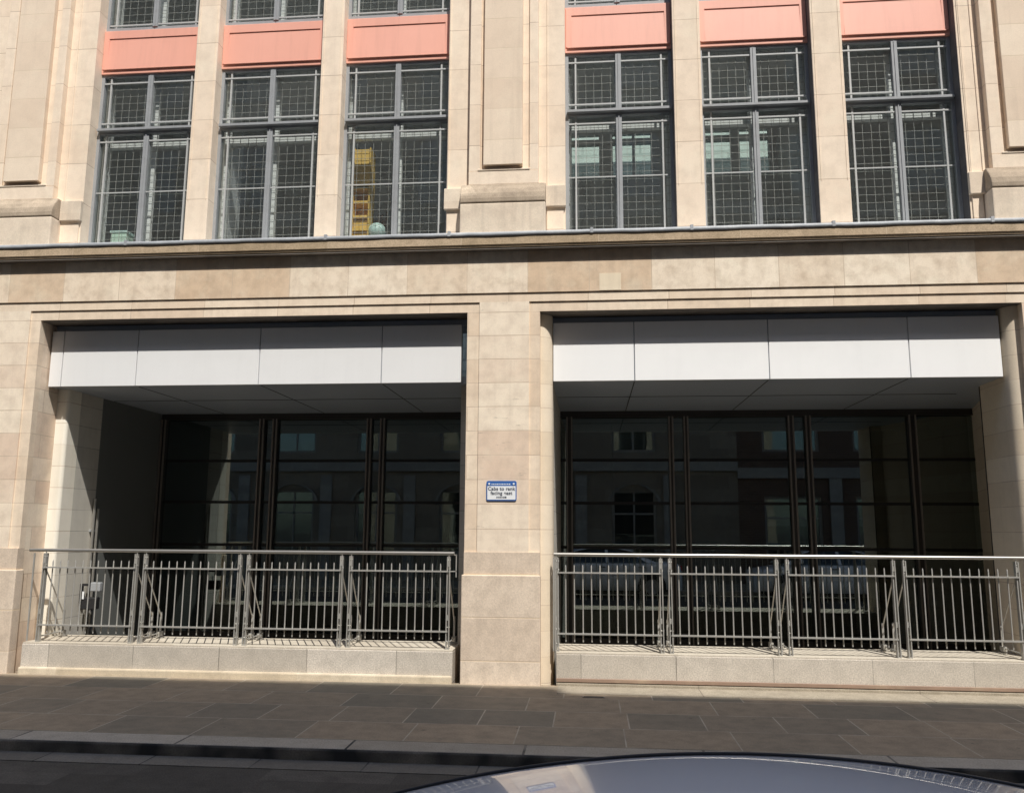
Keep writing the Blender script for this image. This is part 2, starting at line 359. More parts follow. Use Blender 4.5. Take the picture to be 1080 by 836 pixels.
def pilaster(cx, left_strip, right_strip):
    # body with a channelled face, raised shaft, sloped base block and side corbels
    hw = .446
    MB().box(cx-hw,cx-.30,.0,.1,6.27,ZT).box(cx+.33,cx+hw,.0,.1,6.27,ZT).box(cx-.30,cx+.33,.03,.1,6.27,ZT)\
        .build('pilaster', M['upper'], BLD, bevel=.006)
    MB().box(cx-.255,cx+.245,-.045,.03,6.335,ZT).build('pilaster_shaft', M['shaft'], BLD, bevel=.005)
    MB().box(cx-.33,cx+.34,-.012,.03,6.27,6.295).build('pilaster_sill', M['plinthblock'], BLD, bevel=.006)
    MB().box(cx-hw,cx+hw,-.004,.1,6.09,6.268).build('pilaster_neck', M['upper'], BLD, bevel=.004)
    pr = [(.1,5.40),(-.120,5.40),(-.120,5.798),(.1,5.798)]
    cap = [(.1,5.80),(-.128,5.80),(-.128,5.86),(-.112,5.93),(-.075,6.0),(-.03,6.055),(-.012,6.09),(.1,6.09)]
    b = MB().prism_x(pr[::-1], cx-.535, cx+.54)
    b.build('pilaster_base', M['plinthblock'], BLD, bevel=.015)
    MB().prism_x([(y, z) for y, z in cap][::-1], cx-.535, cx+.54).build('pilaster_cap', M['stained'], BLD, bevel=.015)
    for x0, x1 in (left_strip, right_strip):
        if x0 is None: continue
        MB().box(x0-.035,x1+.03,.045,.1,5.795,6.075).build('corbel_block', M['plinthblock'], BLD, bevel=.008)
        MB().box(x0,x1,.08,.1,5.40,5.795).build('corbel_foot', M['upper'], BLD)
        MB().box(x0+.0,x0+.012,.09,.1,6.075,ZT).build('pier_bead', M['upper'], BLD)
pilaster(-1.06, (-1.795,-1.61), (-.51,-.30))
pilaster(-7.56, (None,None), (-7.02,-6.765))
pilaster(5.31, (4.64,4.76), (None,None))
for x0, x1 in ((4.655,4.66),(4.79,4.795)):
    MB().box(x0,x1+.006,.088,.1,6.08,ZT).build('pier_bead', M['upper'], BLD)

# windows: frame > pane, glazing bars, wire mesh, inner frame
def window(x0, x1, z0, z1, ztr, panes=True):
    y0 = .28; mc = (x0+x1)/2
    f = MB()
    fw = .042
    f.box(x0,x0+fw,y0,y0+.07,z0,z1).box(x1-fw,x1,y0,y0+.07,z0,z1)
    f.box(x0+fw,x1-fw,y0,y0+.07,z1-.035,z1).box(x0+fw,x1-fw,y0,y0+.07,z0,z0+.055)
    if ztr:
        f.box(x0+fw,x1-fw,y0+.002,y0+.07,ztr-.018,ztr+.012).box(x0+fw-.02,x1-fw+.02,y0-.06,y0+.07,ztr+.0125,ztr+.045)
        f.box(mc-.036,mc+.036,y0-.012,y0+.07,z0+.055,ztr-.018).box(mc-.036,mc+.036,y0-.012,y0+.07,ztr+.045,z1-.035)
        f.box(mc-.006,mc+.006,y0-.022,y0-.012,z0+.055,ztr-.018).box(mc-.006,mc+.006,y0-.022,y0-.012,ztr+.045,z1-.035)
    else:
        f.box(mc-.036,mc+.036,y0-.012,y0+.07,z0+.055,z1-.035)
    W = f.build('window', M['steel'], BLD)
    MB().box(x0+fw,mc-.036,y0+.04,y0+.044,z0+.05,z1-.03).build('pane', M['glass_up'], W)
    MB().box(mc+.036,x1-fw,y0+.04,y0+.044,z0+.05,z1-.03).build('pane', M['glass_up'], W)
    g = MB(); th = .011; by0, by1 = y0+.012, y0+.036
    lights = [(z0, ztr), (ztr, z1)] if ztr else [(z0, z1)]
    vx = [x0+.135, x1-.135]
    for li, (za, zb) in enumerate(lights):
        lo = za + (.10 if li == 0 else .145); hi = zb - .125
        for x in vx: g.box(x-th,x+th,by0,by1,za+.05,zb-.03)
        for z in (lo, hi):
            for xa, xb in ((x0+fw,mc-.036),(mc+.036,x1-fw)): g.box(xa,xb,by0-.004,by1-.004,z-th*.9,z+th*.9)
        if li == 0:
            zm = za + (zb-za)*.495
            for xa, xb in ((x0+fw,mc-.036),(mc+.036,x1-fw)): g.box(xa,xb,by0+.006,by1-.008,zm-.008,zm+.008)
    g.build('glazing_bar', M['bars'], W)
    w = MB(); wy = y0+.078; r = .0022
    nvx = 13; zz = z0+.1
    for i in range(nvx):
        x = x0+.06+(x1-x0-.12)*i/(nvx-1) + random.uniform(-.004,.004); w.box(x-r,x+r,wy,wy+2*r,z0+.04,z1-.03)
    while zz < z1-.04:
        w.box(x0+fw,x1-fw,wy+2*r+.0005,wy+4*r,zz-r,zz+r); zz += .104
    w.build('wire_mesh', M['wire'], W)
    q = MB(); qy = y0+.20
    q.box(x0+.0,x0+.075,qy,qy+.06,z0,z1).box(x1-.075,x1,qy,qy+.06,z0,z1).box(mc-.045,mc+.03,qy,qy+.06,z0,z1)
    for xa, xb in ((x0+.075,mc-.045),(mc+.03,x1-.075)):
        if ztr: q.box(xa,xb,qy,qy+.06,ztr-.13,ztr-.06)
        q.box(xa,xb,qy,qy+.06,z0,z0+.06)
    q.build('inner_frame', M['white'], W)
    return W

def spandrel(x0, x1, z0, z1, y=.255):
    P = MB().box(x0,x1,y,y+.09,z0,z1).build('spandrel_panel', M['pink'], BLD, bevel=.004)
    # raised frame round a field that leans out towards its foot
    m = .085; zt = z1-.125; zb = z0+.075
    f = MB().box(x0+.012,x1-.012,y-.012,y,zt,z1-.012)
    f.box(x0+.012,x0+m,y-.0118,y,zb,zt).box(x1-m,x1-.012,y-.0118,y,zb,zt)
    f.box(x0+.03,x1-.03,y-.021,y,zb-.014,zb)
    f.build('panel_frame', M['pink'], P)
    a, b = x0+m, x1-m
    MB().add([(a,y-.018,zb),(b,y-.018,zb),(b,y-.001,zt),(a,y-.001,zt),(a,y,zb),(b,y,zb),(b,y,zt),(a,y,zt)],
             [(0,1,2,3),(4,7,6,5),(0,4,5,1),(1,5,6,2),(2,6,7,3),(3,7,4,0)]).build('panel_field', M['pink'], P)
ZP0, ZP1 = 8.0, 8.655
for (a, b) in WIN:
    window(a, b, 5.43, ZP0, 7.135)
    spandrel(a, b, ZP0, ZP1)
    window(a, b, ZP1, ZT, 10.4)
# interior of the upper storeys
MB().box(-8.2,-1,.62,4.4,5.2,5.38).box(-1,6.2,.62,3.1,5.2,5.38).box(-8.2,-1,.365,4.4,8.60,8.64).box(-1,6.2,.365,3.1,8.60,8.64).build('room_floor', M['room'], BLD)
MB().box(-8.2,-1,.365,4.4,8.50,8.595).box(-1,6.2,.365,3.1,8.50,8.595).box(-8.2,6.2,.365,7.0,ZT-.1,ZT).build('room_ceiling', M['ceil'], BLD)
yb = 3.0
def holes(m, x0, x1, z0, z1, hs, y0, y1):
    """wall sheet with rectangular openings that do not overlap in x"""
    x = x0
    for (a, b, spans) in hs:
        m.box(x, a, y0, y1, z0, z1); zc = z0
        for (p, q) in spans: m.box(a, b, y0, y1, zc, p); zc = q
        m.box(a, b, y0, y1, zc, z1); x = b
    m.box(x, x1, y0, y1, z0, z1)
SP = [(7.44,8.02),(8.10,8.19)]
RH = [(-.42,.20,SP),(.42,.74,SP),(.78,1.04,SP),(1.88,2.32,SP),(2.46,2.92,SP)]
m = MB(); holes(m, -.9, 3.05, 5.38, 8.50, RH, yb, yb+.1)
m.box(-1.0,-.9,.37,yb+.1,5.38,8.5).box(3.05,3.15,.37,yb+.1,5.38,8.5)
m.box(-8.2,-1.0,4.4,4.5,5.38,8.5).box(3.15,6.2,2.6,2.7,5.38,8.5).box(-8.3,-8.2,.37,4.5,5.38,8.5).box(6.2,6.3,.37,4.5,5.38,8.5)
m.box(-8.2,6.2,3.4,3.5,8.64,ZT-.1).box(-8.3,-8.2,.37,3.5,8.64,ZT-.1).box(6.2,6.3,.37,3.5,8.64,ZT-.1)
m.box(-5.25,-5.05,.5,1.2,5.38,8.5)
m.build('room_wall', M['room'], BLD)
m = MB()
for a, b, sp in RH:
    for p, q in sp: m.box(a, b, yb+.04, yb+.046, p, q)
m.build('rear_window', M['window_mint'], BLD)
MB().box(XL,XR,.365,3.5,ZT,ZT+.4).build('flat_roof', M['wall'], BLD)
MB().box(XL,XR,.5,3.0,5.1,5.195).build('slab', M['wall'], BLD)
MB().box(-7.118,-1.499,.03,.345,ZO-.006,ZO-.0005).build('lintel_soffit_shade', M['undershade'], BLD)  # dark sheet painting the shade under the lintel
MB().box(-.593,5.058,.03,.345,ZO-.006,ZO-.0005).build('lintel_soffit_shade', M['undershade'], BLD)
MB().box(XL,XR,-.110,-.02,5.196,5.2145).build('cornice_soffit_shade', M['undershade'], BLD)  # dark strip painting the shade beneath the cornice
# --- recesses behind the two openings
YG = 3.0
def fascia(x0, x1, seams, mat, zt=4.335, zb=3.588, y=.25):
    F = MB().box(x0+.004,x1-.004,y+.03,y+.10,zb+.004,zt).box(x0-.1,x1+.1,y+.10,.5,zt+.002,ZO-.002).build('fascia', M['soffit'], BLD)
    xs = [x0] + seams + [x1]
    for a, b in zip(xs[:-1], xs[1:]):
        MB().box(a+.006,b-.006,y,y+.03,zb,zt-.004).build('fascia_panel', mat, F, bevel=.003)
    return F
fascia(-7.105,-1.60,[-6.93,-5.90,-4.24,-2.63], M['fascia_dim_sheen'])
fascia(-.447,4.90,[.563,2.191,3.843], M['fascia'])
sf = MB().box(-7.12,-1.50,.35,YG,3.592,3.68).build('soffit', M['soffit'], BLD)
sf = MB().box(-.594,6.2,.52,YG,3.592,3.68).box(-.45,4.91,.35,.52,3.592,3.68).build('soffit', M['soffit'], BLD)
m = MB()
for x in (-5.90,-4.24,-2.63): m.box(x-.006,x+.006,.352,YG-.05,3.588,3.592)
m.box(-6.95,-1.5,1.55,1.562,3.587,3.592)
m.build('soffit_joint', M['black'], BLD)
m = MB()
for x in (.563,2.191,3.843): m.box(x-.006,x+.006,.352,YG-.05,3.588,3.592)
m.box(-.44,4.9,1.55,1.562,3.587,3.592)
m.build('soffit_joint', M['black'], BLD)
MB().box(-7.115,-6.962,.785,1.30,-2.0,3.59).build('side_wall', M['pale'], BLD)
MB().box(-7.115,-6.965,1.30,YG+.2,-2.0,3.59).build('dark_cladding', M['darkclad'], BLD)
MB().box(-1.64,-1.499,.525,YG+.2,-2.0,3.59).build('side_wall', M['pale'], BLD)
MB().box(-.593,-.452,.525,YG+.2,-2.0,3.59).build('side_wall', M['pale'], BLD)
MB().prism_z([(4.917,.525),(5.055,.525),(5.055,.27),(6.4,.27),(6.4,3.2),(5.72,3.2),(5.72,3.0),(5.10,.92),(4.917,.92)],-2.0,3.59).build('side_wall', M['round'], BLD)
MB().box(4.911,4.919,.915,.93,-.5,3.58).build('wall_joint', M['black'], BLD)
# light well floor and far side
MB().box(-7.1,-1.5,.74,YG,-1.6,-1.4).box(-.59,6.2,.74,YG,-1.6,-1.4).build('lightwell_floor', M['pit'], BLD)
def screen(x0, x1, mull, panes, z0=-1.38, z1=3.50):
    f = MB()
    f.box(x0,x1,YG-.02,YG+.08,z1,3.59)
    f.box(x0,x1,YG-.045,YG-.02,z1-.012,z1+.012)
    f.box(x0,x1,YG,YG+.08,.06,.16)
    for a, b in mull:
        f.box(a,b,YG-.03,YG+.08,z0,z1)
    s = f.build('glazed_screen', M['framedark'], BLD, bevel=.003)
    for a, b in mull:
        MB().box(a+.004,a+.024,YG-.055,YG-.03,z0,z1).build('mullion_edge', M['bronze'], s)
        MB().box(b-.024,b-.004,YG-.055,YG-.03,z0,z1).build('mullion_edge', M['bronze'], s)
    for a, b in panes:
        MB().box(a,b,YG+.03,YG+.036,z0,z1).build('pane', M['glass_gf'], s)
        for z in (2.83,2.17,1.50):
            MB().box(a,b,YG+.02,YG+.05,z-.022,z+.022).build('transom_bar', M['black'], s)
    return s
screen(-6.96,-1.64,[(-6.96,-6.872),(-5.305,-5.215),(-5.085,-5.0),(-3.535,-3.45),(-3.32,-3.235)],
       [(-6.872,-5.305),(-5.215,-5.085),(-5.0,-3.535),(-3.45,-3.32),(-3.235,-1.65)])
screen(-.452,5.72,[(-.36,-.262),(1.21,1.29),(1.44,1.52),(3.005,3.10),(3.26,3.35),(4.775,4.89)],
       [(-.45,-.36),(-.262,1.21),(1.29,1.44),(1.52,3.005),(3.10,3.26),(3.35,4.775),(4.89,5.72)])
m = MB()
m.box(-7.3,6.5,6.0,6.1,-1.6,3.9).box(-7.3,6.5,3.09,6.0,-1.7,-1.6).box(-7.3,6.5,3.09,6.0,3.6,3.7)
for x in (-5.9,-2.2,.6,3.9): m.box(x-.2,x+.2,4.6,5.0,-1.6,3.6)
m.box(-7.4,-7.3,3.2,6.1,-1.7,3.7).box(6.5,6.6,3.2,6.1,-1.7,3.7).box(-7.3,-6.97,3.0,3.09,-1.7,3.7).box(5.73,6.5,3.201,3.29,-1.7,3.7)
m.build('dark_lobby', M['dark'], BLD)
# plinths
def plinth(x0, x1, red):
    MB().box(x0,x1,.0,.74,-.1,.352).build('plinth', M['granite'], BLD, bevel=.008)
    MB().box(x0,x1,.012,.75,.352,.370).build('plinth_top', M['copeflat'], BLD, bevel=.004)
    if red:
        MB().box(x0,x1,-.03,.0,-.05,.035).build('plinth_foot', M['strip'], BLD, bevel=.006)
        MB().box(x0,x1,-.02,.0,.046,.085).build('plinth_strip', M['redstrip'], BLD, bevel=.004)
    else:
        MB().box(x0,x1,-.045,.0,-.05,.085).build('plinth_foot', M['ledge'], BLD, bevel=.02)
plinth(-6.955,-1.615,False); plinth(-.405,5.038,True)

# ------------------------------------------------------------------ things about the building
k = thing('drain_slot', (.02,-.62,0), 'short dark metal slot let into the pavement right of the sign pier', 'drain')
MB(k.location).box(-.10,.14,-.645,-.595,-.0005,.005).build('frame', M['bronze'], k)
MB(k.location).box(-.085,.125,-.632,-.608,.0052,.0075).build('slot', M['black'], k)
# taxi rank sign
def sign():
    x0, x1, z0, z1, y = -1.235, -.872, 2.103, 2.340, -.006
    T = thing('rank_sign', ((x0+x1)/2, y, z0), 'small white and blue taxi rank sign on the stone pier between the two openings', 'sign')
    o = T.location
    def rr(a, b, c, d, r, n=6):
        pts = []
        for cx, cz, s in ((b-r,d-r,0),(a+r,d-r,90),(a+r,c+r,180),(b-r,c+r,270)):
            pts += [(cx+r*math.cos(math.radians(s+90*i/n)), cz+r*math.sin(math.radians(s+90*i/n))) for i in range(n+1)]
        return pts
    def plate(name, a, b, c, d, r, yf, yb, mat):
        p = rr(a,b,c,d,r); n = len(p); m = MB(o)
        m.add([(x,yf,z) for x,z in p]+[(x,yb,z) for x,z in p], [tuple(range(n)), tuple(reversed(range(n,2*n)))]+[(i,(i+1)%n,n+(i+1)%n,n+i) for i in range(n)])
        return m.build(name, mat, T)
    plate('backing_plate', x0, x1, z0, z1, .022, y-.006, y+.006, M['signblue'])
    plate('white_panel', x0+.012, x1-.012, z0+.014, z1-.062, .006, y-.0085, y-.006, M['signwhite'])
    b = MB(o)
    for x in (x0+.034, x1-.034): b.tube((x,y-.004,z1-.036),(x,y-.014,z1-.036),.012,12)
    b.build('fixing_bolt', M['signwhite'], T)
    def text(s, size, x, z, mat, name):
        cu = bpy.data.curves.new(name, 'FONT'); cu.body = s; cu.size = size; cu.align_x = 'CENTER'; cu.extrude = .0006; cu.offset = .0016
        cu.space_character = 1.06
        t = bpy.data.objects.new(name, cu); COL.objects.link(t)
        t.rotation_euler = (math.pi/2,0,0); t.location = Vector((x, y-.0098, z)) - o; t.parent = T
        cu.materials.append(mat)
        me = bpy.data.meshes.new_from_object(t.evaluated_get(bpy.context.evaluated_depsgraph_get())); me.name = name
        q = bpy.data.objects.new(name, me); COL.objects.link(q); q.rotation_euler = t.rotation_euler; q.location = t.location; q.parent = T
        bpy.data.objects.remove(t); bpy.data.curves.remove(cu); return q
    cx = (x0+x1)/2
    text('Cabs to rank', .058, cx, z0+.124, M['ink'], 'lettering')
    text('facing east', .058, cx, z0+.073, M['ink'], 'lettering')
    # the lowest line and the band line are too worn to read: short dark and pale dashes
    d = MB(o); x = cx-.06
    for w_ in (.010,.012,.009,.012,.010,.012,.026):
        d.box(x,x+w_,y-.0095,y-.0086,z0+.030,z0+.051); x += w_+.005
    d.build('small_print', M['ink'], T)
    d = MB(o); x = x0+.062
    for w_ in (.012,.016,.010,.018,.012,.008,.020,.014,.010,.016,.02):
        d.box(x,x+w_,y-.0078,y-.0062,z1-.046,z1-.034); x += w_+.007
    d.build('band_print', M['signwhite'], T)
sign()

# guard railings: handrail, posts with back stays, baluster panels
def railing(name, label, x0, x1, posts, panels, left_end, right_end):
    T = thing(name, ((x0+x1)/2, .08, .37), label, 'railing', 'steel guard railings along the two plinths')
    o = T.location
    MB(o).tube((x0,.085,1.478),(x1,.085,1.478),.021,14).build('handrail', M['handrail'], T)
    for x, stay in posts:
        p = MB(o)
        for s in (-1, 1):
            p.bar((x+s*.016,.070,.372),(x+s*.013,.085,1.44),.011,.052)
        p.box(x-.024,x+.024,.05,.115,.371,.384)
        p.box(x-.009,x+.009,.062,.10,1.32,1.38); p.box(x-.009,x+.009,.062,.10,.70,.76)
        p.tube((x,.085,1.38),(x,.085,1.47),.007,8)
        for z in (.46,.62,1.30,1.40): p.tube((x-.024,.08,z),(x+.024,.08,z),.008,8)
        P = p.build('post', M['rail'], T)
        if stay:
            b = MB(o)
            b.tube((x,.10,1.25),(x,.575,.62),.0085,8)
            b.bar((x,.555,.42),(x,.555,.70),.024,.014)
            b.tube((x,.10,.43),(x,.62,.44),.0085,8)
            b.box(x-.03,x+.03,.52,.62,.371,.384)
            b.box(x-.02,x+.02,.50,.60,.40,.455)
            b.build('back_stay', M['rail'], P)
    first = None
    for a, b in panels:
        r = MB(o)
        r.box(a,b,.040,.077,1.268-.0085,1.268+.0085)
        R = r.build('baluster_panel', M['rail'], T)
        MB(o).box(a,b,.040,.077,.572-.0085,.572+.0085).build('lower_rail', M['rail'], R)
        n = 11; dx = (b-a)/(n+1)
        for i in range(n):
            x = a + dx*(i+1)
            if first is None:
                m = MB((x,.085,.47))
                m.tube((x,.085,.478),(x,.085,1.335),.0077,8).tube((x,.085,1.335),(x,.085,1.358),.0077,8,.003)
                
                bl = m.build('baluster', M['rail'], R); first = bl
            else:
                bl = first.copy(); COL.objects.link(bl); bl.parent = R
            bl.location = Vector((x,.085,.47)) - o
    for x, d in left_end + right_end:
        MB(o).bar((x,.085,.372),(x,.085,1.44),.018,.012).build('end_bar', M['rail'], T)
    return T
L = railing('guard_railing', 'steel guard railing in front of the left recess, beside the pale side wall', -7.02, -1.625,
   [(-6.80,True),(-5.605,True),(-5.485,True),(-4.275,True),(-4.165,True),(-3.0,True),(-2.885,True),(-1.69,True)],
   [(-6.80,-5.605),(-5.485,-4.275),(-4.165,-3.0),(-2.885,-1.69)][0:4], [(-6.955,0)], [])
MB(L.location).bar((-1.60,.085,1.20),(-1.60,.085,1.462),.012,.012).box(-1.69,-1.594,.079,.091,1.455,1.467).box(-1.69,-1.594,.079,.091,1.262,1.274).build('end_bracket', M['rail'], L)
R_ = railing('guard_railing', 'bright steel guard railing in front of the right recess, right of the sign pier', -.435, 5.03,
   [(-.395,False),(.815,True),(.920,True),(2.135,True),(2.255,True),(3.435,True),(3.555,True),(4.775,True)],
   [(-.395,.815),(.920,2.135),(2.255,3.435),(3.555,4.775)], [(-.435,0)], [(4.90,0)])
# steel pipes on the left return, and the fitting clamped to them
for dx, lab, zt in ((0,'nearer of two thin steel pipes standing against the pale side wall of the left recess',2.16),
                    (.07,'deeper set of two thin steel pipes against the pale side wall of the left recess',2.02)):
    y = 1.24+dx*1.3
    p = thing('steel_pipe', (-6.93, y, -1.4), lab, 'pipe', 'steel pipes in the left recess')
    MB(p.location).tube((-6.925,y,-1.4),(-6.925,y,zt),.019,12).build('tube', M['handrail'], p)
    MB(p.location).box(-6.962,-6.935,y-.03,y+.03,1.70,1.73).box(-6.962,-6.935,y-.03,y+.03,.2,.23).build('clamp', M['steel'], p)
fx = thing('floodlight', (-6.84,1.14,.66), 'small dark floodlight on a bracket behind the left railing', 'lamp')
MB(fx.location).box(-6.90,-6.70,1.06,1.18,.66,.82).build('housing', M['trim'], fx, bevel=.015)
MB(fx.location).box(-6.955,-6.925,1.10,1.14,.74,1.0).box(-6.925,-6.80,1.10,1.14,.97,1.0).build('bracket', M['trim'], fx)
MB(fx.location).box(-6.80,-6.66,1.085,1.155,.90,1.02).build('control_box', M['steel'], fx, bevel=.01)
MB(fx.location).box(-6.885,-6.86,1.05,1.058,.80,.90).build('white_tag', M['signwhite'], fx)

# things seen through the upper windows
k = thing('bookcase', (-3.11,.80,5.38), 'yellow shelving unit inside the third window from the left', 'shelf')
MB(k.location).box(-3.235,-3.215,.72,.98,5.38,7.0).box(-3.01,-2.99,.72,.98,5.38,7.0).box(-3.215,-3.01,.955,.98,5.38,7.0).build('frame', M['yellow'], k)
MB(k.location).box(-3.215,-3.01,.73,.95,6.42,6.98).build('cupboard_front', M['yellow'], k)
m = MB(k.location)
for z in (5.62,5.80,5.98,6.19,6.40): m.box(-3.215,-3.01,.73,.95,z,z+.04)
m.build('shelf_board', M['yellow'], k)
MB(k.location).box(-3.21,-3.015,.76,.95,5.66,5.79).box(-3.21,-3.015,.76,.95,5.85,5.96).build('folder_row', M['yellow'], k)
k = thing('globe', (-2.89,.80,5.38), 'pale aqua globe on a stand inside the third window, beside the yellow shelves', 'globe')
def sph(u, v):
    t = math.pi*u; p = 2*math.pi*v
    return (-2.89+.125*math.sin(t)*math.cos(p), .80+.125*math.sin(t)*math.sin(p), 5.80+.125*math.cos(t))
MB(k.location).grid(sph, 16, 24).build('ball', M['aqua'], k)
MB(k.location).tube((-2.89,.8,5.44),(-2.89,.8,5.69),.015).tube((-2.89,.8,5.38),(-2.89,.8,5.44),.10,16,.03).build('stand', M['steel'], k)
k = thing('dried_flowers', (-2.93,1.05,5.38), 'dark twiggy dried flowers behind the aqua globe in the third window', 'plant')
m = MB(k.location)
for i in range(42):
    a = random.uniform(0,6.28); r = random.uniform(.02,.13); h = random.uniform(.5,.78)
    m.tube((-2.93,1.05,5.62),(-2.93+r*math.cos(a),1.05+r*math.sin(a),5.38+h),.003,4,.006)
    c = Vector((-2.93+r*math.cos(a),1.05+r*math.sin(a),5.38+h)); s = .014
    m.add([c+Vector((-s,0,-s)),c+Vector((s,0,-s)),c+Vector((s,0,s)),c+Vector((-s,0,s))],[(0,1,2,3)])
m.build('stems', M['brown'], k)
MB(k.location).tube((-2.93,1.05,5.38),(-2.93,1.05,5.64),.05,14,.07).build('vase', M['aqua'], k)
k = thing('storage_box', (-6.46,.60,5.38), 'pale green storage box on the sill inside the first window from the left', 'box')
MB(k.location).box(-6.60,-6.37,.56,.74,5.45,5.80).build('body', M['mint'], k, bevel=.01)
MB(k.location).box(-6.61,-6.36,.55,.75,5.80,5.83).build('lid', M['aqua'], k)
MB(k.location).box(-6.56,-6.41,.58,.72,5.38,5.45).build('foot', M['steel'], k)

# ------------------------------------------------------------------ cars
def make_car(loc, label):
    T = thing('parked_car', loc, label, 'car')
    Wm = .89; xc = 0.0
    def zr(x): return 1.427 - .165*(x-.0)**2
    def roof(u, v):
        x = -.84 + 1.74*u; y = -.60 + 1.20*v
        z = zr(x) - .115*y*y - (9.0*(abs(y)-.54)**2 if abs(y) > .54 else 0)
        return (x, y, z)
    MB().grid(roof, 34, 60).build('roof', M['carpaint'], T)
    def edge(x, s):
        y = .60; return Vector((x, s*y, zr(x) - .115*y*y - 9.0*.0036))
    # drip channel and dark seal under the roof edge
    for s in (-1, 1):
        m = MB()
        for i in range(24):
            a = edge(-.84+1.74*i/24, s); b = edge(-.84+1.74*(i+1)/24, s)
            m.add([a+Vector((0,-s*.004,.003)), b+Vector((0,-s*.004,.003)), b+Vector((0,s*.022,-.012)), a+Vector((0,s*.022,-.012)),
                   b+Vector((0,s*.022,-.045)), a+Vector((0,s*.022,-.045))], [(0,1,2,3),(3,2,4,5)])
        m.build('roof_trim', M['trim'], T)
        m = MB(); q = [Vector((x, s*.556, zr(x)-.115*.309-.0005)) for x in [-.84+1.74*i/36 for i in range(37)]]
        for a, b in zip(q[:-1], q[1:]): m.tube(a, b, .0062, 8)
        m.build('roof_moulding', M['trim'], T)
    xs = [-2.15,-2.10,-1.95,-1.6,-1.2,-.9,-.4,.2,.9,1.35,1.7,1.95,2.12,2.16]
    zt = [.60,.72,.80,.87,.93,.955,.965,.97,.975,.98,.97,.95,.90,.80]
    wd = [.62,.72,.80,.85,.88,.89,.89,.89,.89,.885,.86,.82,.76,.68]
    def body(u, v):
        f = u*(len(xs)-1); i = min(int(f), len(xs)-2); t = f-i
        L = lambda q: q[i]*(1-t)+q[i+1]*t
        x, z, w = L(xs), L(zt), L(wd)
        prof = [(0,.22),(.86,.22),(.97,.30),(1.0,.48),(1.0,.62),(.985,.76),(.95,z/1.0-.06),(.86,z-.012),(.6,z+.012),(.3,z+.02),(0,z+.022)]
        full = [(-a,b) for a,b in prof[:0:-1]] + prof[1:]
        full = [(a*w, min(b, z+.022)) for a,b in full]
        g = v*(len(full)-1); j = min(int(g), len(full)-2); r = g-j
        y = full[j][0]*(1-r)+full[j+1][0]*r; zz = full[j][1]*(1-r)+full[j+1][1]*r
        return (x, y, zz)
    # closed shell: sides and top from one sill to the other over the bonnet
    def shell(u, v):
        f = u*(len(xs)-1); i = min(int(f), len(xs)-2); t = f-i
        L = lambda q: q[i]*(1-t)+q[i+1]*t
        x, z, w = L(xs), L(zt), L(wd)
        half = [(.90,.20),(.98,.30),(1.0,.48),(1.0,.62),(.985,min(.78,z-.1)),(.95,z-.05),(.87,z-.008),(.6,z+.014),(.3,z+.022),(0,z+.024)]
        full = [(-a,b) for a,b in half] + half[-2::-1]
        g = v*(len(full)-1); j = min(int(g), len(full)-2); r = g-j
        return (x, (full[j][0]*(1-r)+full[j+1][0]*r)*w, full[j][1]*(1-r)+full[j+1][1]*r)
    MB().grid(shell, 52, 36).add([(xs[0],-.56,.2),(xs[0],.56,.2),(xs[0],.56,.6),(xs[0],-.56,.6)],[(0,1,2,3)])\
        .add([(xs[-1],-.61,.2),(xs[-1],.61,.2),(xs[-1],.61,.8),(xs[-1],-.61,.8)],[(0,1,2,3)]).build('body', M['carpaint'], T)
    MB().box(-2.0,2.0,-.8,.8,.18,.24).build('underbody', M['trim'], T)
    def screen_(x0, z0, w0, x1, w1, bow):
        def fn(u, v):
            s = -1+2*v; x = x0*(1-u)+x1*u + bow*(1-s*s)
            z = z0*(1-u) + (zr(x1)-.115*(s*.575)**2-.006)*u
            return (x, s*(w0*(1-u)+w1*u), z - .03*s*s*(1-u))
        return fn
    MB().grid(screen_(-1.42,.95,.74,-.845,.575,-.05), 10, 16).build('windscreen', M['carglass'], T)
    MB().grid(screen_(1.50,.985,.72,.905,.575,.05), 10, 16).build('rear_window', M['carglass'], T)
    for s in (-1, 1):
        def side(xa, xb, xta, xtb):
            def fn(u, v):
                x = (xa*(1-v)+xta*v)*(1-u) + (xb*(1-v)+xtb*v)*u
                top = edge(max(-.84,min(.9,x)), s) + Vector((0,s*.012,-.045))
                return (x, s*(.835*(1-v))+top.y*v, .955*(1-v)+top.z*v)
            return fn
        MB().grid(side(-1.12,.06,-.74,.04), 8, 6).build('side_window', M['carglass'], T)
        MB().grid(side(.14,1.22,.12,.80), 8, 6).build('side_window', M['carglass'], T)
        for a, b, c, d in ((-1.42,-1.12,-.86,-.74),(.06,.14,.04,.12),(1.22,1.50,.80,.92)):
            MB().grid(side(a,b,c,d), 2, 6).build('pillar', M['carpaint'], T)
        mr = MB().box(-1.08,-.90,s*.90,s*1.06,.98,1.10)
        mr.build('mirror', M['carpaint'], T, bevel=.03)
        for x in (-.05, 1.05):
            MB().tube((x-.09,s*.895,.84),(x+.09,s*.895,.84),.012).build('door_handle', M['trim'], T)
        MB().box(-2.13,-1.92,min(s*.50,s*.78),max(s*.50,s*.78),.64,.75).build('headlight', M['lampwhite'], T, bevel=.02)
        MB().box(2.0,2.165,min(s*.46,s*.72),max(s*.46,s*.72),.74,.88).build('tail_light', M['lampred'], T, bevel=.02)
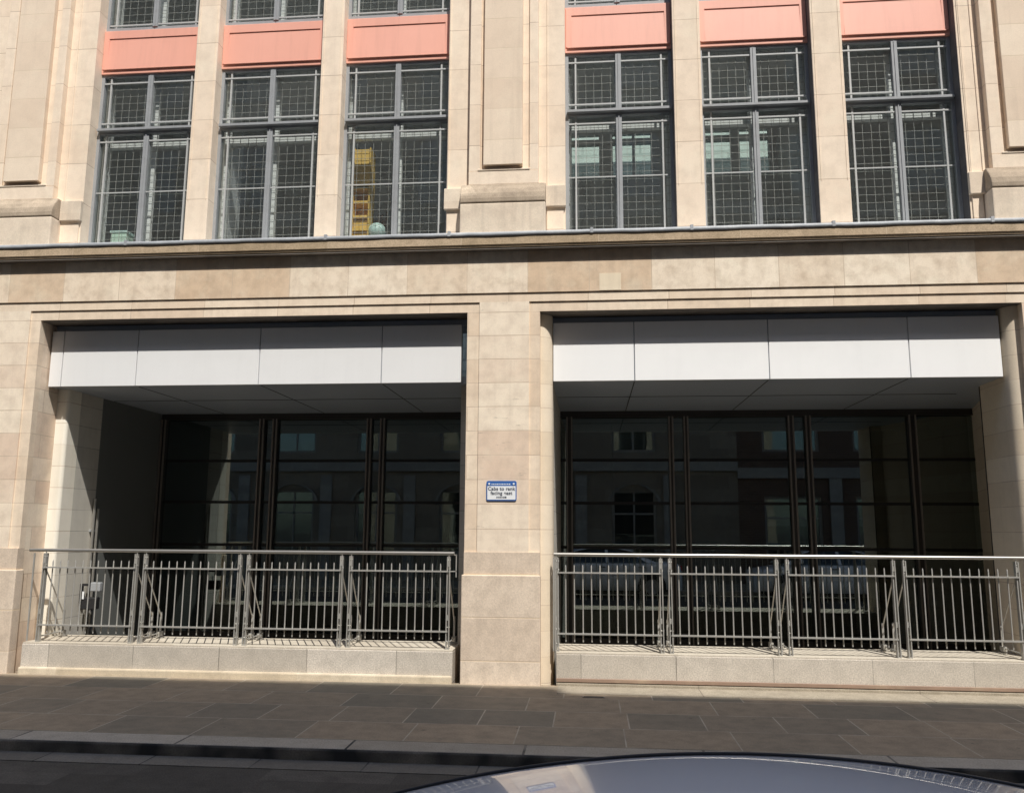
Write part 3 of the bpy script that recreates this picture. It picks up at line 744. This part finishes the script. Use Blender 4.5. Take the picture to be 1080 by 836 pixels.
        for x in (-1.32, 1.32):
            MB().tube((x,s*.885,.32),(x,s*.897,.32),.385,28).build('wheel_arch', M['trim'], T)
            w = MB().tube((x,s*.72,.315),(x,s*.915,.315),.315,32).build('wheel', M['tyre'], T, bevel=.02)
            r = MB().tube((x,s*.90,.315),(x,s*.922,.315),.205,28)
            for q in range(5):
                a = q*math.pi*.4; r.tube((x,s*.924,.315),(x+.19*math.cos(a),s*.924,.315+.19*math.sin(a)),.022,6)
            r.build('rim', M['alloy'], w)
    MB().box(-2.168,-2.15,-.26,.26,.40,.50).build('number_plate', M['signwhite'], T)
    MB().box(2.155,2.172,-.26,.26,.52,.62).build('number_plate', M['signwhite'], T)
    return T
CAR = make_car((.36,-8.585,-.1), 'glossy blue grey car whose curved roof fills the bottom right foreground')
c2 = dup_tree(CAR); c2.location = (6.6,-8.45,-.1)
c2['label'] = 'second parked car, seen only mirrored in the right glazing behind the railing'

# ------------------------------------------------------------------ buildings across the street (they shade it and show in the glass)
def far_building(name, label, x0, x1, h, mat, wins, win_w, win_h, arched, bands):
    T = thing(name, ((x0+x1)/2,-13.0,0), label, 'building')
    o = T.location; y = -13.0
    xs = wins; floors = [0.9,4.4,7.9,11.4,14.9]
    m = MB(o)
    x = x0
    for c in xs:
        m.box(x, c-win_w/2, y-.5, y, -.1, h); zc = -.1
        for f in floors:
            m.box(c-win_w/2, c+win_w/2, y-.5, y, zc, f); zc = f+win_h
        m.box(c-win_w/2, c+win_w/2, y-.5, y, zc, h); x = c+win_w/2
    m.box(x, x1, y-.5, y, -.1, h)
    m.box(x0, x1, y-8, y-.5, h-.4, h).box(x0,x1,y-8.2,y-8,-.1,h)
    m.build('wall', mat, T)
    b = MB(o)
    for z in bands: b.box(x0,x1,y,y+.12,z,z+.35)
    for c in xs: b.box(c+win_w/2+.25, c+win_w/2+.65, y, y+.09, -.05, 3.6)
    b.build('band', M['farband'], T)
    d = MB(o).box(x0,x1,y-7,y-2.5,-.1,h-.5).build('interior', M['dark'], T)
    first = None
    for f in floors:
        for c in xs:
            if first is None:
                w = MB((c,y,f)); a, b_ = c-win_w/2, c+win_w/2
                w.box(a,a+.09,y-.2,y-.1,f,f+win_h).box(b_-.09,b_,y-.2,y-.1,f,f+win_h).box(a+.09,b_-.09,y-.2,y-.1,f,f+.09).box(a+.09,b_-.09,y-.2,y-.1,f+win_h-.09,f+win_h)
                w.box(c-.03,c+.03,y-.19,y-.11,f+.09,f+win_h-.09).box(a+.09,b_-.09,y-.19,y-.11,f+win_h*.62,f+win_h*.62+.06)
                if arched:
                    n = 12; R = win_w/2+.12
                    for i in range(n):
                        t0, t1 = math.pi*i/n, math.pi*(i+1)/n
                        w.bar((c+R*math.cos(t0),y+.03,f+win_h-.5+R*math.sin(t0)*.8),(c+R*math.cos(t1),y+.03,f+win_h-.5+R*math.sin(t1)*.8),.1,.12)
                W = w.build('window', M['farband'], T); first = W
                MB((c,y,f)).box(a+.09,b_-.09,y-.16,y-.15,f+.09,f+win_h-.09).build('pane', M['glass_far'], W)
                if not arched: MB((c,y,f)).box(a+.1,b_-.1,y-.4,y-.38,f+win_h*.5,f+win_h-.1).build('blind', M['white'], W)
            else:
                W = first.copy(); COL.objects.link(W); W.parent = T
                for ch in first.children:
                    q = ch.copy(); COL.objects.link(q); q.parent = W
            W.location = Vector((c,y,f)) - o
    return T
far_building('arched_building', 'stone building with arched windows across the street, mirrored in the left glazing', -34, 5.0, 20.83, M['farstone'],
             [-13.5,-10.5,-7.5,-4.5,-1.5,1.5], 1.5, 2.2, True, [3.75,7.2,10.8,14.3,19.6])
far_building('brick_building', 'brick building with pale bands and white windows across the street, mirrored in the right glazing', 5.0, 34, 20.30, M['farbrick'],
             [6.8,9.8,12.8,15.8], 1.9, 2.0, False, [3.5,7.1,10.6,14.1,19.2])

K = thing('added_courtyard_wall', (1.2,8.0,0), 'added pale green tiled wall behind the block, brightening the rear panes of the two middle windows', 'building')  # sunlit wall added so the rear panes show pale and bright
MB(K.location).box(-6,9,8.0,8.6,-.4,13.0).build('wall', M['court'], K)
MB(K.location).box(-6.1,9.1,7.9,8.7,13.0,13.25).build('coping', M['farband'], K)

# ------------------------------------------------------------------ light
d = Vector((-.42, 1.0, -1.62)).normalized()
sun = bpy.data.lights.new('sun', 'SUN'); sun.energy = 5.0; sun.angle = math.radians(.5); sun.color = (1.0,.955,.88)
so = bpy.data.objects.new('sun', sun); COL.objects.link(so); so.rotation_euler = d.to_track_quat('-Z','Y').to_euler(); so.location = (8,-20,30)
w = bpy.data.worlds.new('World'); S.world = w; w.use_nodes = True
nt = w.node_tree; sky = nt.nodes.new('ShaderNodeTexSky'); sky.sky_type = 'NISHITA'; sky.sun_disc = False
sky.sun_elevation = math.asin(-d.z); sky.sun_rotation = math.atan2(-d.x, -d.y) % (2*math.pi); sky.air_density = 1.0; sky.dust_density = 1.5; sky.ozone_density = 1.0
bg = nt.nodes['Background']; nt.links.new(sky.outputs[0], bg.inputs[0]); bg.inputs[1].default_value = .15

# ------------------------------------------------------------------ camera (solved from the facade lines)
f, yaw, pitch, roll, h = 881.4143, .09314822, .15651237, -.00561565, 1.77753083
cy, sy, cp, sp, cr, sr = math.cos(yaw), math.sin(yaw), math.cos(pitch), math.sin(pitch), math.cos(roll), math.sin(roll)
Rm = Matrix(((cy,-sy,0),(sy,cy,0),(0,0,1))) @ Matrix(((1,0,0),(0,cp,-sp),(0,sp,cp))) @ Matrix(((cr,0,sr),(0,1,0),(-sr,0,cr)))
cam = bpy.data.cameras.new('camera'); co = bpy.data.objects.new('camera', cam); COL.objects.link(co)
cam.sensor_width = 36; cam.lens = 36*f/1080; cam.clip_start = .02; cam.clip_end = 2000
Mx = Matrix((Rm @ Vector((1,0,0)), Rm @ Vector((0,0,1)), -(Rm @ Vector((0,1,0))))).transposed().to_4x4()
Mx.translation = (0,-10.0,h); co.matrix_world = Mx
S.camera = co
S.view_settings.view_transform = 'Standard'; S.view_settings.look = 'None'; S.view_settings.exposure = 0
S.render.engine = 'CYCLES'; S.cycles.max_bounces = 10; S.cycles.transparent_max_bounces = 16; S.cycles.glossy_bounces = 5; S.cycles.diffuse_bounces = 5
